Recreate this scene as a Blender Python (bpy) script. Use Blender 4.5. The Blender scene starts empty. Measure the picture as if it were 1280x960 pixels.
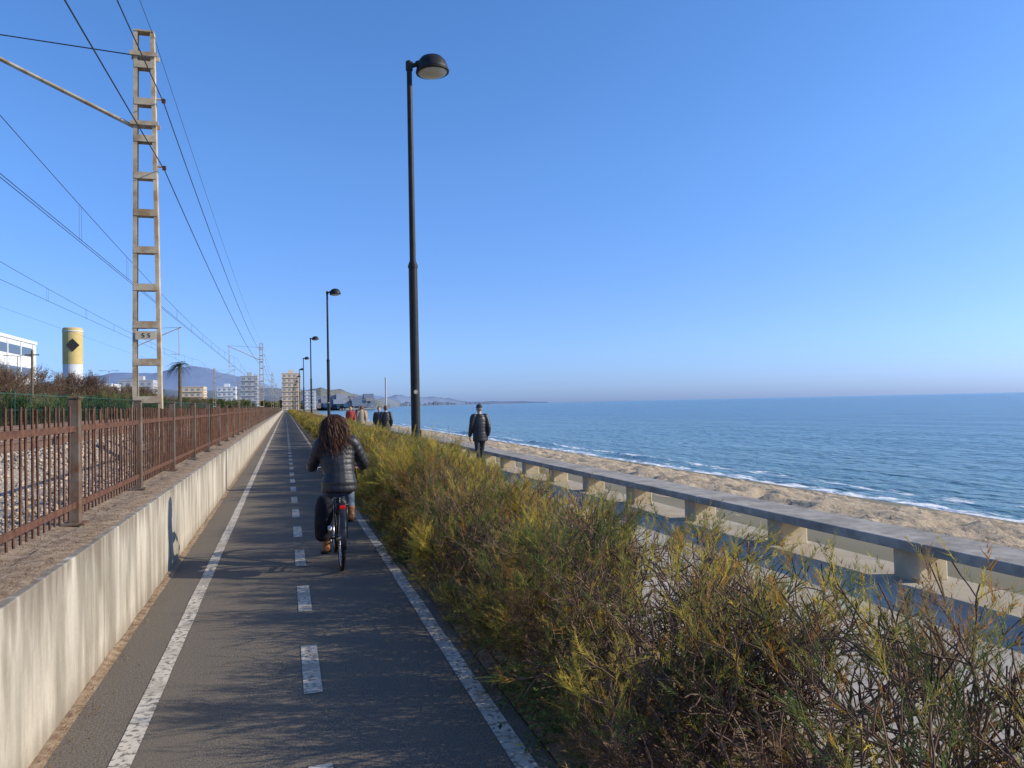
import bpy, math, random
import numpy as np
from mathutils import Vector, Matrix, noise
random.seed(7)
R = math.radians
scene = bpy.context.scene
COL = scene.collection

# ------------------------------------------------------------ materials
def mat(name, c1, c2=None, scale=4.0, rough=0.8, bump=0.0, bscale=40.0, stretch=(1,1,1),
        metal=0.0, c3=None, scale3=0.6, spec=0.3, lo=0.35, hi=0.65, bstretch=(1,1,1), st3=(1,1,1)):
    m = bpy.data.materials.new(name); m.use_nodes = True
    nt = m.node_tree; N = nt.nodes; L = nt.links
    b = N['Principled BSDF']
    b.inputs['Roughness'].default_value = rough
    b.inputs['Metallic'].default_value = metal
    b.inputs['Specular IOR Level'].default_value = spec
    tc = N.new('ShaderNodeTexCoord')
    def ntex(sc, st, det=5):
        mp = N.new('ShaderNodeMapping'); mp.inputs['Scale'].default_value = st
        L.new(tc.outputs['Object'], mp.inputs['Vector'])
        t = N.new('ShaderNodeTexNoise'); t.inputs['Scale'].default_value = sc
        t.inputs['Detail'].default_value = det; t.inputs['Roughness'].default_value = 0.6
        L.new(mp.outputs[0], t.inputs['Vector']); return t
    out = None
    if c2 is None:
        b.inputs['Base Color'].default_value = (*c1, 1)
    else:
        t = ntex(scale, stretch)
        r = N.new('ShaderNodeValToRGB')
        r.color_ramp.elements[0].position = lo; r.color_ramp.elements[1].position = hi
        r.color_ramp.elements[0].color = (*c1, 1); r.color_ramp.elements[1].color = (*c2, 1)
        L.new(t.outputs['Fac'], r.inputs['Fac']); out = r.outputs['Color']
        if c3 is not None:
            t3 = ntex(scale3, st3)
            r3 = N.new('ShaderNodeMapRange'); r3.inputs[1].default_value = 0.46; r3.inputs[2].default_value = 0.68
            L.new(t3.outputs['Fac'], r3.inputs[0])
            mx = N.new('ShaderNodeMix'); mx.data_type = 'RGBA'
            L.new(r3.outputs[0], mx.inputs[0]); L.new(out, mx.inputs[6])
            mx.inputs[7].default_value = (*c3, 1); out = mx.outputs[2]
        L.new(out, b.inputs['Base Color'])
    if bump > 0:
        t2 = ntex(bscale, bstretch, 6)
        bp = N.new('ShaderNodeBump'); bp.inputs['Strength'].default_value = 1.0
        bp.inputs['Distance'].default_value = bump
        L.new(t2.outputs['Fac'], bp.inputs['Height']); L.new(bp.outputs[0], b.inputs['Normal'])
    return m

def leafmat(name, trans=0.35):
    m = bpy.data.materials.new(name); m.use_nodes = True
    nt = m.node_tree; N = nt.nodes; L = nt.links
    b = N['Principled BSDF']; b.inputs['Roughness'].default_value = 0.75
    b.inputs['Specular IOR Level'].default_value = 0.15
    a = N.new('ShaderNodeAttribute'); a.attribute_name = 'Col'
    L.new(a.outputs['Color'], b.inputs['Base Color'])
    tr = N.new('ShaderNodeBsdfTranslucent'); L.new(a.outputs['Color'], tr.inputs['Color'])
    mx = N.new('ShaderNodeMixShader'); mx.inputs[0].default_value = trans
    L.new(b.outputs[0], mx.inputs[1]); L.new(tr.outputs[0], mx.inputs[2])
    L.new(mx.outputs[0], N['Material Output'].inputs['Surface'])
    return m

# ------------------------------------------------------------ mesh builder
class MB:
    def __init__(s): s.v = []; s.f = []; s.m = []
    def add(s, vs, fs, mi=0):
        o = len(s.v); s.v += [tuple(v) for v in vs]
        s.f += [tuple(i + o for i in f) for f in fs]; s.m += [mi] * len(fs)
    def box(s, c, d, mi=0, rot=None):
        x, y, z = d[0]/2, d[1]/2, d[2]/2
        vs = [Vector(p) for p in ((-x,-y,-z),(x,-y,-z),(x,y,-z),(-x,y,-z),(-x,-y,z),(x,-y,z),(x,y,z),(-x,y,z))]
        if rot is not None: vs = [rot @ v for v in vs]
        vs = [v + Vector(c) for v in vs]
        s.add(vs, [(0,3,2,1),(4,5,6,7),(0,1,5,4),(1,2,6,5),(2,3,7,6),(3,0,4,7)], mi)
    def tube(s, pts, rad, seg=8, mi=0, cap=True, closed=False, side=None, flat=None):
        pts = [Vector(p) for p in pts]; n = len(pts)
        if not hasattr(rad, '__len__'): rad = [rad]*n
        ref = None; rings = []
        for i, p in enumerate(pts):
            if closed: t = pts[(i+1) % n] - pts[i-1]
            elif i == 0: t = pts[1]-pts[0]
            elif i == n-1: t = pts[-1]-pts[-2]
            else: t = pts[i+1]-pts[i-1]
            if t.length < 1e-9: t = Vector((0,0,1))
            t.normalize()
            if side is not None: ref = Vector(side)
            elif ref is None:
                ref = Vector((1,0,0)) if abs(t.x) < .9 else Vector((0,1,0))
            u = ref - t*ref.dot(t)
            if u.length < 1e-6: u = t.orthogonal()
            u.normalize(); w = t.cross(u)
            if side is None: ref = u
            r = rad[i]; ra, rb = (r if hasattr(r,'__len__') else (r, r))
            if flat: rb = ra*flat
            rings.append([p + u*ra*math.cos(2*math.pi*k/seg) + w*rb*math.sin(2*math.pi*k/seg) for k in range(seg)])
        vs = [v for r in rings for v in r]; fs = []
        m = n if closed else n-1
        for i in range(m):
            a = i*seg; b = ((i+1) % n)*seg
            for k in range(seg):
                k2 = (k+1) % seg
                fs.append((a+k, a+k2, b+k2, b+k))
        if cap and not closed:
            fs.append(tuple(range(seg-1,-1,-1))); fs.append(tuple((n-1)*seg+k for k in range(seg)))
        s.add(vs, fs, mi)
    def sphere(s, c, r, mi=0, seg=14, rings=9, rot=None, zmin=None):
        vs = []; fs = []
        rx, ry, rz = r if hasattr(r,'__len__') else (r,r,r)
        for i in range(rings+1):
            th = math.pi*i/rings
            for k in range(seg):
                ph = 2*math.pi*k/seg
                v = Vector((rx*math.sin(th)*math.cos(ph), ry*math.sin(th)*math.sin(ph), rz*math.cos(th)))
                if zmin is not None and v.z < zmin: v.z = zmin
                if rot is not None: v = rot @ v
                vs.append(v + Vector(c))
        for i in range(rings):
            for k in range(seg):
                k2 = (k+1) % seg
                fs.append((i*seg+k, (i+1)*seg+k, (i+1)*seg+k2, i*seg+k2))
        s.add(vs, fs, mi)
    def build(s, name, mats, parent=None, smooth=False, remesh=None, smooth_it=0, bevel=0):
        me = bpy.data.meshes.new(name); me.from_pydata(s.v, [], s.f)
        for m in mats: me.materials.append(m)
        me.polygons.foreach_set('material_index', s.m)
        me.update()
        o = bpy.data.objects.new(name, me); COL.objects.link(o)
        if remesh:
            md = o.modifiers.new('r','REMESH'); md.mode = 'VOXEL'; md.voxel_size = remesh
            if smooth_it:
                ms = o.modifiers.new('s','SMOOTH'); ms.iterations = smooth_it; ms.factor = .5
            dg = bpy.context.evaluated_depsgraph_get()
            nm = bpy.data.meshes.new_from_object(o.evaluated_get(dg))
            o.modifiers.clear(); o.data = nm
            nm.materials.clear()
            for m in mats: nm.materials.append(m)
            me = nm
        if smooth or remesh: me.polygons.foreach_set('use_smooth', [True]*len(me.polygons))
        if bevel:
            md = o.modifiers.new('b','BEVEL'); md.width = bevel; md.segments = 2; md.limit_method='ANGLE'
        if parent: o.parent = parent
        return o

def empty(name, loc=(0,0,0)):
    e = bpy.data.objects.new(name, None); e.location = loc; COL.objects.link(e); return e

def tri_mesh(name, V, T, mats, midx=None, colors=None):
    me = bpy.data.meshes.new(name)
    nv, nt = len(V), len(T)
    me.vertices.add(nv); me.vertices.foreach_set('co', V.astype(np.float32).ravel())
    me.loops.add(nt*3); me.loops.foreach_set('vertex_index', T.astype(np.int32).ravel())
    me.polygons.add(nt); me.polygons.foreach_set('loop_start', np.arange(0, nt*3, 3, dtype=np.int32))
    for m in mats: me.materials.append(m)
    if midx is not None: me.polygons.foreach_set('material_index', midx.astype(np.int32))
    if colors is not None:
        ca = me.color_attributes.new('Col', 'FLOAT_COLOR', 'POINT')
        c4 = np.ones((nv,4), np.float32); c4[:,:3] = colors
        ca.data.foreach_set('color', c4.ravel())
    me.update(calc_edges=True); me.validate()
    return me

def grid_mesh(name, xs, ys, zf, material, smooth=True):
    nx, ny = len(xs), len(ys)
    vs = [(x, y, zf(x, y)) for y in ys for x in xs]
    fs = [(j*nx+i, j*nx+i+1, (j+1)*nx+i+1, (j+1)*nx+i) for j in range(ny-1) for i in range(nx-1)]
    me = bpy.data.meshes.new(name); me.from_pydata(vs, [], fs); me.materials.append(material)
    me.polygons.foreach_set('use_smooth', [smooth]*len(fs)); me.update()
    o = bpy.data.objects.new(name, me); COL.objects.link(o); return o

def sm(a, b, x):
    t = max(0, min(1, (x-a)/(b-a))); return t*t*(3-2*t)
def n2(x, y, s, o=0): return noise.noise(Vector((x*s, y*s, o)))

# ------------------------------------------------------------ camera
H = 1.70
th, pt, ro = R(16.63), R(1.45), R(1.24)
f = Vector((math.sin(th)*math.cos(pt), math.cos(th)*math.cos(pt), math.sin(pt)))
r0 = Vector((math.cos(th), -math.sin(th), 0)); u0 = r0.cross(f)
r = r0*math.cos(ro) - u0*math.sin(ro); u = u0*math.cos(ro) + r0*math.sin(ro)
cam = bpy.data.cameras.new('camera'); cam.sensor_width = 36; cam.lens = 950/1280*36
cam.clip_start = .05; cam.clip_end = 90000
co = bpy.data.objects.new('camera', cam); COL.objects.link(co)
co.matrix_world = Matrix(((r.x,u.x,-f.x,0),(r.y,u.y,-f.y,0),(r.z,u.z,-f.z,H),(0,0,0,1)))
scene.camera = co

# ------------------------------------------------------------ light
el = R(26); sx, sy = .958, -.286
az = math.atan2(sx, sy)
w = bpy.data.worlds.new('World'); scene.world = w; w.use_nodes = True
nt = w.node_tree; N = nt.nodes; bg = N['Background']
sky = N.new('ShaderNodeTexSky'); sky.sky_type = 'NISHITA'; sky.sun_disc = False
sky.sun_elevation = el; sky.sun_rotation = az
sky.air_density = 1.0; sky.dust_density = .6; sky.ozone_density = 2.5; sky.altitude = 0
hs = N.new('ShaderNodeHueSaturation'); hs.inputs['Saturation'].default_value = 1.15
nt.links.new(sky.outputs[0], hs.inputs['Color'])
tcw = N.new('ShaderNodeTexCoord'); spw = N.new('ShaderNodeSeparateXYZ'); nt.links.new(tcw.outputs['Generated'], spw.inputs[0])
crw = N.new('ShaderNodeValToRGB'); e_ = crw.color_ramp.elements
stops = [(0.0,(.78,1.20,2.95)),(.04,(.90,1.27,2.55)),(.12,(1.12,1.37,2.15)),(.30,(1.42,1.72,2.3)),(.55,(1.45,1.85,2.35))]
e_[0].position = 0; e_[0].color = tuple(c/3 for c in stops[0][1])+(1,)
e_[1].position = .55; e_[1].color = tuple(c/3 for c in stops[-1][1])+(1,)
for p_, c_ in stops[1:-1]:
    q_ = crw.color_ramp.elements.new(p_); q_.color = tuple(c/3 for c in c_)+(1,)
nt.links.new(spw.outputs['Z'], crw.inputs['Fac'])
vm = N.new('ShaderNodeVectorMath'); vm.operation = 'MULTIPLY'
vs_ = N.new('ShaderNodeVectorMath'); vs_.operation = 'SCALE'; vs_.inputs['Scale'].default_value = 3.0
nt.links.new(hs.outputs[0], vm.inputs[0]); nt.links.new(crw.outputs['Color'], vm.inputs[1])
nt.links.new(vm.outputs[0], vs_.inputs[0]); nt.links.new(vs_.outputs[0], bg.inputs['Color'])
bg.inputs['Strength'].default_value = .094
sl = bpy.data.lights.new('sun', 'SUN'); sl.energy = 5.0; sl.angle = R(.5); sl.color = (1, .90, .74)
so = bpy.data.objects.new('sun', sl); COL.objects.link(so)
sd = Vector((sx*math.cos(el), sy*math.cos(el), math.sin(el)))
so.rotation_euler = sd.to_track_quat('Z', 'Y').to_euler()
scene.view_settings.view_transform = 'Standard'; scene.view_settings.look = 'None'; scene.view_settings.exposure = 0

# ------------------------------------------------------------ material set
M_asph = mat('asphalt', (.075,.063,.05), (.28,.24,.19), scale=85, rough=.95, bump=.007, bscale=130, c3=(.185,.155,.12), scale3=1.1, spec=.1, st3=(1.8,.5,1), lo=.28, hi=.72)
M_paint = mat('white_paint', (.20,.175,.14), (.60,.54,.44), scale=26, rough=.8, lo=.40, hi=.50, c3=(.34,.30,.24), scale3=3, spec=.1)
M_conc = mat('wall_concrete', (.33,.295,.23), (.56,.50,.40), scale=2.2, rough=.9, bump=.006, bscale=24, stretch=(1,2.5,.35), c3=(.24,.21,.155), scale3=1.8, st3=(1,1.8,.4))
nt_ = M_conc.node_tree; NN = nt_.nodes; LL = nt_.links
bs = NN['Principled BSDF']; src = bs.inputs['Base Color'].links[0].from_socket
tc = NN.new('ShaderNodeTexCoord'); sp = NN.new('ShaderNodeSeparateXYZ'); LL.new(tc.outputs['Object'], sp.inputs[0])
mpc = NN.new('ShaderNodeMapping'); mpc.inputs['Scale'].default_value = (1,7,.5); LL.new(tc.outputs['Object'], mpc.inputs['Vector'])
nz_ = NN.new('ShaderNodeTexNoise'); nz_.inputs['Scale'].default_value = 1.6; nz_.inputs['Detail'].default_value = 5; LL.new(mpc.outputs[0], nz_.inputs['Vector'])
def grime(src, z0, z1, k, col):
    m1 = NN.new('ShaderNodeMath'); m1.operation = 'MULTIPLY_ADD'; LL.new(nz_.outputs['Fac'], m1.inputs[0]); m1.inputs[1].default_value = k; LL.new(sp.outputs['Z'], m1.inputs[2])
    m2 = NN.new('ShaderNodeMapRange'); m2.inputs[1].default_value = z0+k*.5; m2.inputs[2].default_value = z1+k*.5; m2.inputs[4].default_value = .75; LL.new(m1.outputs[0], m2.inputs[0])
    m3 = NN.new('ShaderNodeMix'); m3.data_type = 'RGBA'; LL.new(m2.outputs[0], m3.inputs[0]); LL.new(src, m3.inputs[6]); m3.inputs[7].default_value = col; return m3.outputs[2]
o1 = grime(src, .70, .90, .9, (.17,.135,.095,1)); o2 = grime(o1, .16, -.04, .25, (.2,.165,.12,1))
LL.new(o2, bs.inputs['Base Color'])
M_dirt = mat('dirty_ledge', (.20,.13,.075), (.40,.29,.18), scale=12, rough=.95, bump=.02, bscale=45)
M_rust = mat('rusty_iron', (.07,.032,.02), (.155,.072,.04), scale=14, rough=.85, bump=.002, bscale=80)
M_post = mat('weathered_post', (.09,.065,.045), (.2,.16,.12), scale=9, rough=.8, stretch=(1,1,.3), c3=(.13,.06,.03), scale3=6)
M_bal = mat('ballast', (.2,.16,.12), (.48,.40,.31), scale=18, rough=.95, bump=.05, bscale=14)
M_stone = mat('ballast_stone', (.24,.19,.14), (.55,.46,.35), scale=8, rough=.9)
M_ground = mat('ground_soil', (.12,.11,.06), (.24,.2,.13), scale=.05, rough=.95)
M_soil = mat('hedge_soil', (.12,.08,.045), (.27,.195,.12), scale=9, rough=.95, bump=.02, bscale=35)
M_prom = mat('promenade_concrete', (.38,.335,.27), (.50,.45,.365), scale=3, rough=.85, bump=.002, bscale=60, c3=(.44,.37,.28), scale3=.8, spec=.15)
M_bench = mat('bench_concrete', (.29,.26,.22), (.46,.41,.34), scale=7, rough=.9, bump=.004, bscale=40, c3=(.25,.22,.18), scale3=2, spec=.1)
M_benchleg = mat('bench_leg_concrete', (.50,.40,.26), (.64,.53,.36), scale=5, rough=.85, bump=.002, bscale=40)
M_black = mat('black_lamp_paint', (.010,.010,.011), (.022,.021,.02), scale=6, rough=.55, spec=.3)
M_glass = mat('lamp_glass', (.42,.40,.33), (.52,.50,.42), scale=5, rough=.3)
M_mast = mat('mast_paint', (.42,.34,.22), (.56,.47,.33), scale=5, rough=.7, c3=(.30,.19,.1), scale3=3)
M_wire = mat('wire', (.03,.03,.035), rough=.6)
M_steel = mat('rail_steel', (.12,.07,.05), (.2,.13,.09), scale=4, rough=.6)
M_sleeper = mat('sleeper', (.25,.23,.2), (.34,.31,.27), scale=3, rough=.9)
M_bark = mat('twig_bark', (.07,.042,.028), (.25,.155,.105), scale=8, rough=.9)
M_leaf = leafmat('feathery_leaf', .42)
M_leaf2 = leafmat('leaf_broad', .25)

# ------------------------------------------------------------ ground, path
def shore(y):
    return 20 + 4.2e-5*max(0, y-250)**2
def frange(a, b, s):
    out = []
    while a < b: out.append(a); a += s
    out.append(b); return out
ysg = [-400,-200,-100,-50,0,50,100,200,300,400,500,600,700,800,1000,1200,1500,2000,2500,3000,3500,4000,5000,6000,7000,8000,9000,12000]
offs = [-30000,-8000,-3000,-1000,-300,-100,-40]
vs = []
for y in ysg:
    s = shore(y)-20
    for x in offs: vs.append((x, y, -.06))
    vs += [(-1.3, y, -.06), (6+s, y, -.06 if y<250 else .3), (17+s, y, -1.45), (24+s, y, -3.6)]
nc = len(offs)+4
fs = [(j*nc+i, j*nc+i+1, (j+1)*nc+i+1, (j+1)*nc+i) for j in range(len(ysg)-1) for i in range(nc-1)]
me = bpy.data.meshes.new('ground'); me.from_pydata(vs, [], fs); me.materials.append(M_ground)
COL.objects.link(bpy.data.objects.new('ground', me))

b = MB(); b.add([(-1.22,-20,0),(1.2,-20,0),(1.2,480,0),(-1.22,480,0)], [(0,1,2,3)])
b.build('cycle_path', [M_asph])
b = MB()
rng = random.Random(3)
for xc in (-.787, 1.06):
    y = -6; ja = 0
    while y < 420:
        y2 = y + (.35 if y < 40 else 20)
        jb = rng.uniform(-.004,.004)
        b.add([(xc-.052+ja,y,.004),(xc+.052+ja,y,.004),(xc+.052+jb,y2,.004),(xc-.052+jb,y2,.004)], [(0,1,2,3)]); y = y2; ja = jb
y = 4.72-1.9*5
while y < 200:
    b.add([(.137-.055,y,.0045),(.137+.055,y,.0045),(.137+.055,y+.95,.0045),(.137-.055,y+.95,.0045)], [(0,1,2,3)]); y += 1.9
b.build('road_markings', [M_paint])
grid_mesh('wall_foot_dirt', [-1.205,-1.19,-1.175,-1.16,-1.13], frange(0,60,.12), lambda x,y: .02*sm(-1.14,-1.2,x)*(.5+1.0*n2(x,y,2.1)) -.003*sm(-1.16,-1.13,x)+.0015, M_dirt)

b = MB(); y = -20
while y < 480:
    st = 4 if y < 100 else 40
    b.box((4.18, y+st/2, -.05), (3.44, st-.012, .1)); y += st
b.build('promenade', [M_prom])
grid_mesh('hedge_soil', [1.2+.13*i for i in range(10)], frange(-3, 60, .15),
          lambda x,y: .01+.05*sm(1.2,1.5,x)*sm(2.45,2.2,x)+.03*n2(x,y,3) * sm(1.2,1.35,x), M_soil)
b = MB(); b.add([(1.2,60,.02),(2.4,60,.02),(2.4,480,.02),(1.2,480,.02)], [(0,1,2,3)]); b.build('soil_strip', [M_soil])

# ------------------------------------------------------------ sand
def sandz(x, y):
    base = -.20 - .25*sm(6,9,x) - 1.75*sm(9,22,x)*1.0
    d = .11*n2(x,y,.9) + .11*n2(x,y,2.0,5) - .14*abs(n2(x,y,3.0,9)) + .03*n2(x,y,7,3)
    return base + .03 + d*sm(20,16.5,x)*sm(5.8,6.6,x)
M_sand = mat('beach_sand', (.35,.265,.17), (.52,.41,.275), scale=3, rough=.95, bump=.08, bscale=4.5, c3=(.42,.325,.215), scale3=.35, spec=.1)
nt_ = M_sand.node_tree; NN = nt_.nodes; LL = nt_.links
bs = NN['Principled BSDF']; src = bs.inputs['Base Color'].links[0].from_socket
tc = NN.new('ShaderNodeTexCoord'); sp = NN.new('ShaderNodeSeparateXYZ'); LL.new(tc.outputs['Object'], sp.inputs[0])
mr = NN.new('ShaderNodeMapRange'); mr.inputs[1].default_value = -1.74; mr.inputs[2].default_value = -1.92
LL.new(sp.outputs['Z'], mr.inputs[0])
mx = NN.new('ShaderNodeMix'); mx.data_type='RGBA'; LL.new(mr.outputs[0], mx.inputs[0]); LL.new(src, mx.inputs[6])
mx.inputs[7].default_value = (.24,.18,.12,1); LL.new(mx.outputs[2], bs.inputs['Base Color'])
grid_mesh('beach_sand', frange(5.86, 24, .11), frange(0, 45, .13)+frange(45.5, 110, .5), sandz, M_sand)
grid_mesh('beach_sand', frange(5.86, 24, .6), frange(110, 480, 4), sandz, M_sand)
grid_mesh('beach_sand', frange(5.86, 24, .6), frange(-40, 0, 1), sandz, M_sand)

# ------------------------------------------------------------ sea
def geo(a, b, s, g):
    out = []
    while a < b: out.append(a); a += s; s *= g
    out.append(b); return out
xs = geo(16, 60, .22, 1.0) + geo(60.4, 80000, .5, 1.16)
ys = [-30000,-8000,-2000,-500,-120,-40,-10] + geo(0, 90, .4, 1.0) + geo(90.8, 80000, .8, 1.14)
def seaz(x, y):
    if x > 400 or y > 400 or y < -15: return -2
    k = sm(17, 21, x)
    fall = 1/(1+max(0, x-30)/60)
    z = .05*n2(x*1.0, y*.35, .55)+.03*n2(x, y*.6, 1.4, 4)
    z += .035*n2(x*1.0, y*.5, 3., 4)
    xc = 22.0 + .8*n2(0, y, .12, 3)
    z += .22*math.exp(-((x-xc)/.45)**2)*max(0, .25+n2(0, y, .1, 8)*1.6)
    xc = 26.8 + 1.2*n2(0, y, .08, 13)
    z += .12*math.exp(-((x-xc)/.8)**2)*max(0, .4+n2(0, y, .07, 18)*1.4)
    return -2 + k*z*fall
Ms = bpy.data.materials.new('sea_water'); Ms.use_nodes = True
nt_ = Ms.node_tree; NN = nt_.nodes; LL = nt_.links; bs = NN['Principled BSDF']
bs.inputs['IOR'].default_value = 1.33; bs.inputs['Roughness'].default_value = .12
tc = NN.new('ShaderNodeTexCoord')
def seanoise(sc, st, det=4):
    mp = NN.new('ShaderNodeMapping'); mp.inputs['Scale'].default_value = st
    LL.new(tc.outputs['Object'], mp.inputs['Vector'])
    t = NN.new('ShaderNodeTexNoise'); t.inputs['Scale'].default_value = sc; t.inputs['Detail'].default_value = det
    LL.new(mp.outputs[0], t.inputs['Vector']); return t.outputs['Fac']
n_a = seanoise(1.5, (1,.45,1), 6); n_b = seanoise(.14, (1,.4,1), 4)
ad = NN.new('ShaderNodeMath'); ad.operation = 'MULTIPLY_ADD'; LL.new(n_b, ad.inputs[0]); ad.inputs[1].default_value = 2.0; LL.new(n_a, ad.inputs[2])
bp = NN.new('ShaderNodeBump'); bp.inputs['Distance'].default_value = .5; bp.inputs['Strength'].default_value = 1
LL.new(ad.outputs[0], bp.inputs['Height']); LL.new(bp.outputs[0], bs.inputs['Normal'])
sp = NN.new('ShaderNodeSeparateXYZ'); LL.new(tc.outputs['Object'], sp.inputs[0])
mr = NN.new('ShaderNodeMapRange'); mr.inputs[1].default_value = 21; mr.inputs[2].default_value = 80; LL.new(sp.outputs['X'], mr.inputs[0])
cr = NN.new('ShaderNodeMix'); cr.data_type='RGBA'; LL.new(mr.outputs[0], cr.inputs[0])
cr.inputs[6].default_value = (.13,.235,.22,1); cr.inputs[7].default_value = (.032,.125,.155,1)
nf = seanoise(1.9, (1,.45,1), 8)
def band(x0, wd, amp):
    d = NN.new('ShaderNodeMath'); d.operation='SUBTRACT'; LL.new(sp.outputs['X'], d.inputs[0]); d.inputs[1].default_value = x0
    nn = seanoise(.12, (0,1,0), 2)
    d2 = NN.new('ShaderNodeMath'); d2.operation='MULTIPLY_ADD'; LL.new(nn, d2.inputs[0]); d2.inputs[1].default_value = -1.6; LL.new(d.outputs[0], d2.inputs[2])
    a = NN.new('ShaderNodeMath'); a.operation='ABSOLUTE'; LL.new(d2.outputs[0], a.inputs[0])
    m = NN.new('ShaderNodeMapRange'); m.inputs[1].default_value = wd; m.inputs[2].default_value = 0; m.inputs[3].default_value = 0; m.inputs[4].default_value = amp
    LL.new(a.outputs[0], m.inputs[0]); return m.outputs[0]
s1 = NN.new('ShaderNodeMath'); s1.operation='ADD'; LL.new(band(19.5,1.1,.38), s1.inputs[0]); LL.new(band(21.5,.9,.27), s1.inputs[1])
s2 = NN.new('ShaderNodeMath'); s2.operation='ADD'; LL.new(s1.outputs[0], s2.inputs[0]); LL.new(nf, s2.inputs[1])
fm = NN.new('ShaderNodeMapRange'); fm.inputs[1].default_value = .69; fm.inputs[2].default_value = .80; LL.new(s2.outputs[0], fm.inputs[0])
cf = NN.new('ShaderNodeMix'); cf.data_type='RGBA'; LL.new(fm.outputs[0], cf.inputs[0]); LL.new(cr.outputs[2], cf.inputs[6]); cf.inputs[7].default_value = (.7,.71,.7,1)
LL.new(cf.outputs[2], bs.inputs['Base Color'])
rr = NN.new('ShaderNodeMapRange'); rr.inputs[3].default_value=.16; rr.inputs[4].default_value=.8; LL.new(fm.outputs[0], rr.inputs[0]); LL.new(rr.outputs[0], bs.inputs['Roughness'])
grid_mesh('sea', xs, ys, seaz, Ms)

# ------------------------------------------------------------ wall + ledge
wall = empty('concrete_wall')
b = MB(); y = -9.2
while y < 420:
    st = 3.0 if y < 100 else 30
    b.box((-1.33, y+st/2, .40), (.26, st-.018, .9)); y += st
b.build('wall_panels', [M_conc], wall, bevel=.007)
grid_mesh('wall_ledge', [-1.455,-1.5,-1.6,-1.7,-1.8], frange(-5, 60, .12)+[100,200,420],
          lambda x,y: .853+.02*n2(x,y,5)+(.03*sm(-1.5,-1.75,x)), M_dirt)
grid_mesh('wall_ledge_dirt', [-1.46,-1.4,-1.33,-1.27,-1.22], frange(-5, 60, .12),
          lambda x,y: .853+.012*sm(-1.24,-1.34,x)+.012*n2(x,y,4)*sm(-1.22,-1.3,x)-.006*sm(-1.3,-1.23,x), M_dirt)
def stones(name, n, xr, yr, zf, sr, material, seed):
    g = np.random.default_rng(seed)
    base = np.array([(1,0,0),(-1,0,0),(0,1,0),(0,-1,0),(0,0,.8),(0,0,-.8)])
    T6 = np.array([(0,2,4),(2,1,4),(1,3,4),(3,0,4),(2,0,5),(1,2,5),(3,1,5),(0,3,5)])
    V = np.tile(base, (n,1,1)) * g.uniform(sr[0], sr[1], (n,1,1)) * g.uniform(.6,1.3,(n,6,1))
    a = g.uniform(0, 6.28, n); c, s_ = np.cos(a), np.sin(a)
    bb = g.uniform(-1, 1, n); cb, sb = np.cos(bb), np.sin(bb)
    X = V[:,:,0]*c[:,None]-V[:,:,1]*s_[:,None]; Y = V[:,:,0]*s_[:,None]+V[:,:,1]*c[:,None]; Z = V[:,:,2]
    Y2 = Y*cb[:,None]-Z*sb[:,None]; Z2 = Y*sb[:,None]+Z*cb[:,None]
    px = g.uniform(*xr, n); py = yr[0]+(yr[1]-yr[0])*g.random(n)**1.4
    pz = np.array([zf(x, y) for x, y in zip(px, py)])
    P = np.stack([X+px[:,None], Y2+py[:,None], Z2+pz[:,None]], 2).reshape(-1,3)
    T = (T6[None]+6*np.arange(n)[:,None,None]).reshape(-1,3)
    o = bpy.data.objects.new(name, tri_mesh(name, P, T, [material])); COL.objects.link(o); return o
stones('ledge_gravel', 1500, (-1.75,-1.28), (2,30), lambda x,y:.865, (.003,.009), M_dirt, 5)

def balz(x, y):
    z = .72
    for tc_ in (-5.1, -9.1): z = max(z, .72+.35*sm(2.3,1.5,abs(x-tc_)))
    return z + .03*n2(x,y,4)
grid_mesh('railway_ballast', frange(-13,-1.75,.25), frange(-6,70,.4)+[100,150,250,500], lambda x,y: (.85 if x>-1.9 else balz(x,y)), M_bal)
stones('ballast_stones', 26000, (-7.3,-1.9), (2,45), lambda x,y: balz(x,y)+.01, (.018,.042), M_stone, 8)
trk = empty('railway_track')
b = MB()
for tc_ in (-5.1,-9.1):
    for dx in (-.835,.835):
        b.box((tc_+dx, 200, 1.235), (.07,420,.04)); b.box((tc_+dx,200,1.16),(.02,420,.12)); b.box((tc_+dx,200,1.09),(.15,420,.02))
b.build('rails', [M_steel], trk)
b = MB()
for tc_ in (-5.1,-9.1):
    y = -6
    while y < 160: b.box((tc_, y, 1.0), (2.6,.26,.16)); y += .6
b.build('sleepers', [M_sleeper], trk)

# ------------------------------------------------------------ rusty fence
fe = empty('rusty_iron_fence')
b = MB(); rng = random.Random(2)
FX = -1.52
y = -3.9
posts = [6.4+2.55*k for k in range(-4, 150)]
while y < 380:
    if all(abs(y-p) > .06 for p in (posts[:60])):
        j = rng.uniform(-.009,.009)
        b.tube([(FX, y, .92),(FX+j, y+rng.uniform(-.010,.010), 1.735+rng.uniform(-.012,.012))], .0085, seg=5 if y < 25 else 3)
    y += .118
b.build('bars', [M_rust], fe)
b = MB()
for z in (1.585, 1.01):
    for p in posts[:-1]:
        s_ = rng.uniform(-.006,.006)
        b.box((FX+.014, p+1.275, z+s_), (.012, 2.54, .045))
b.build('rails', [M_rust], fe)
b = MB()
for p in posts:
    b.box((FX+.005, p, 1.31), (.075,.075,.98)); b.box((FX+.005, p, 1.812), (.09,.09,.02)); b.box((FX+.005,p,.872),(.16,.16,.02))
b.build('posts', [M_post], fe, bevel=.006)

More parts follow.
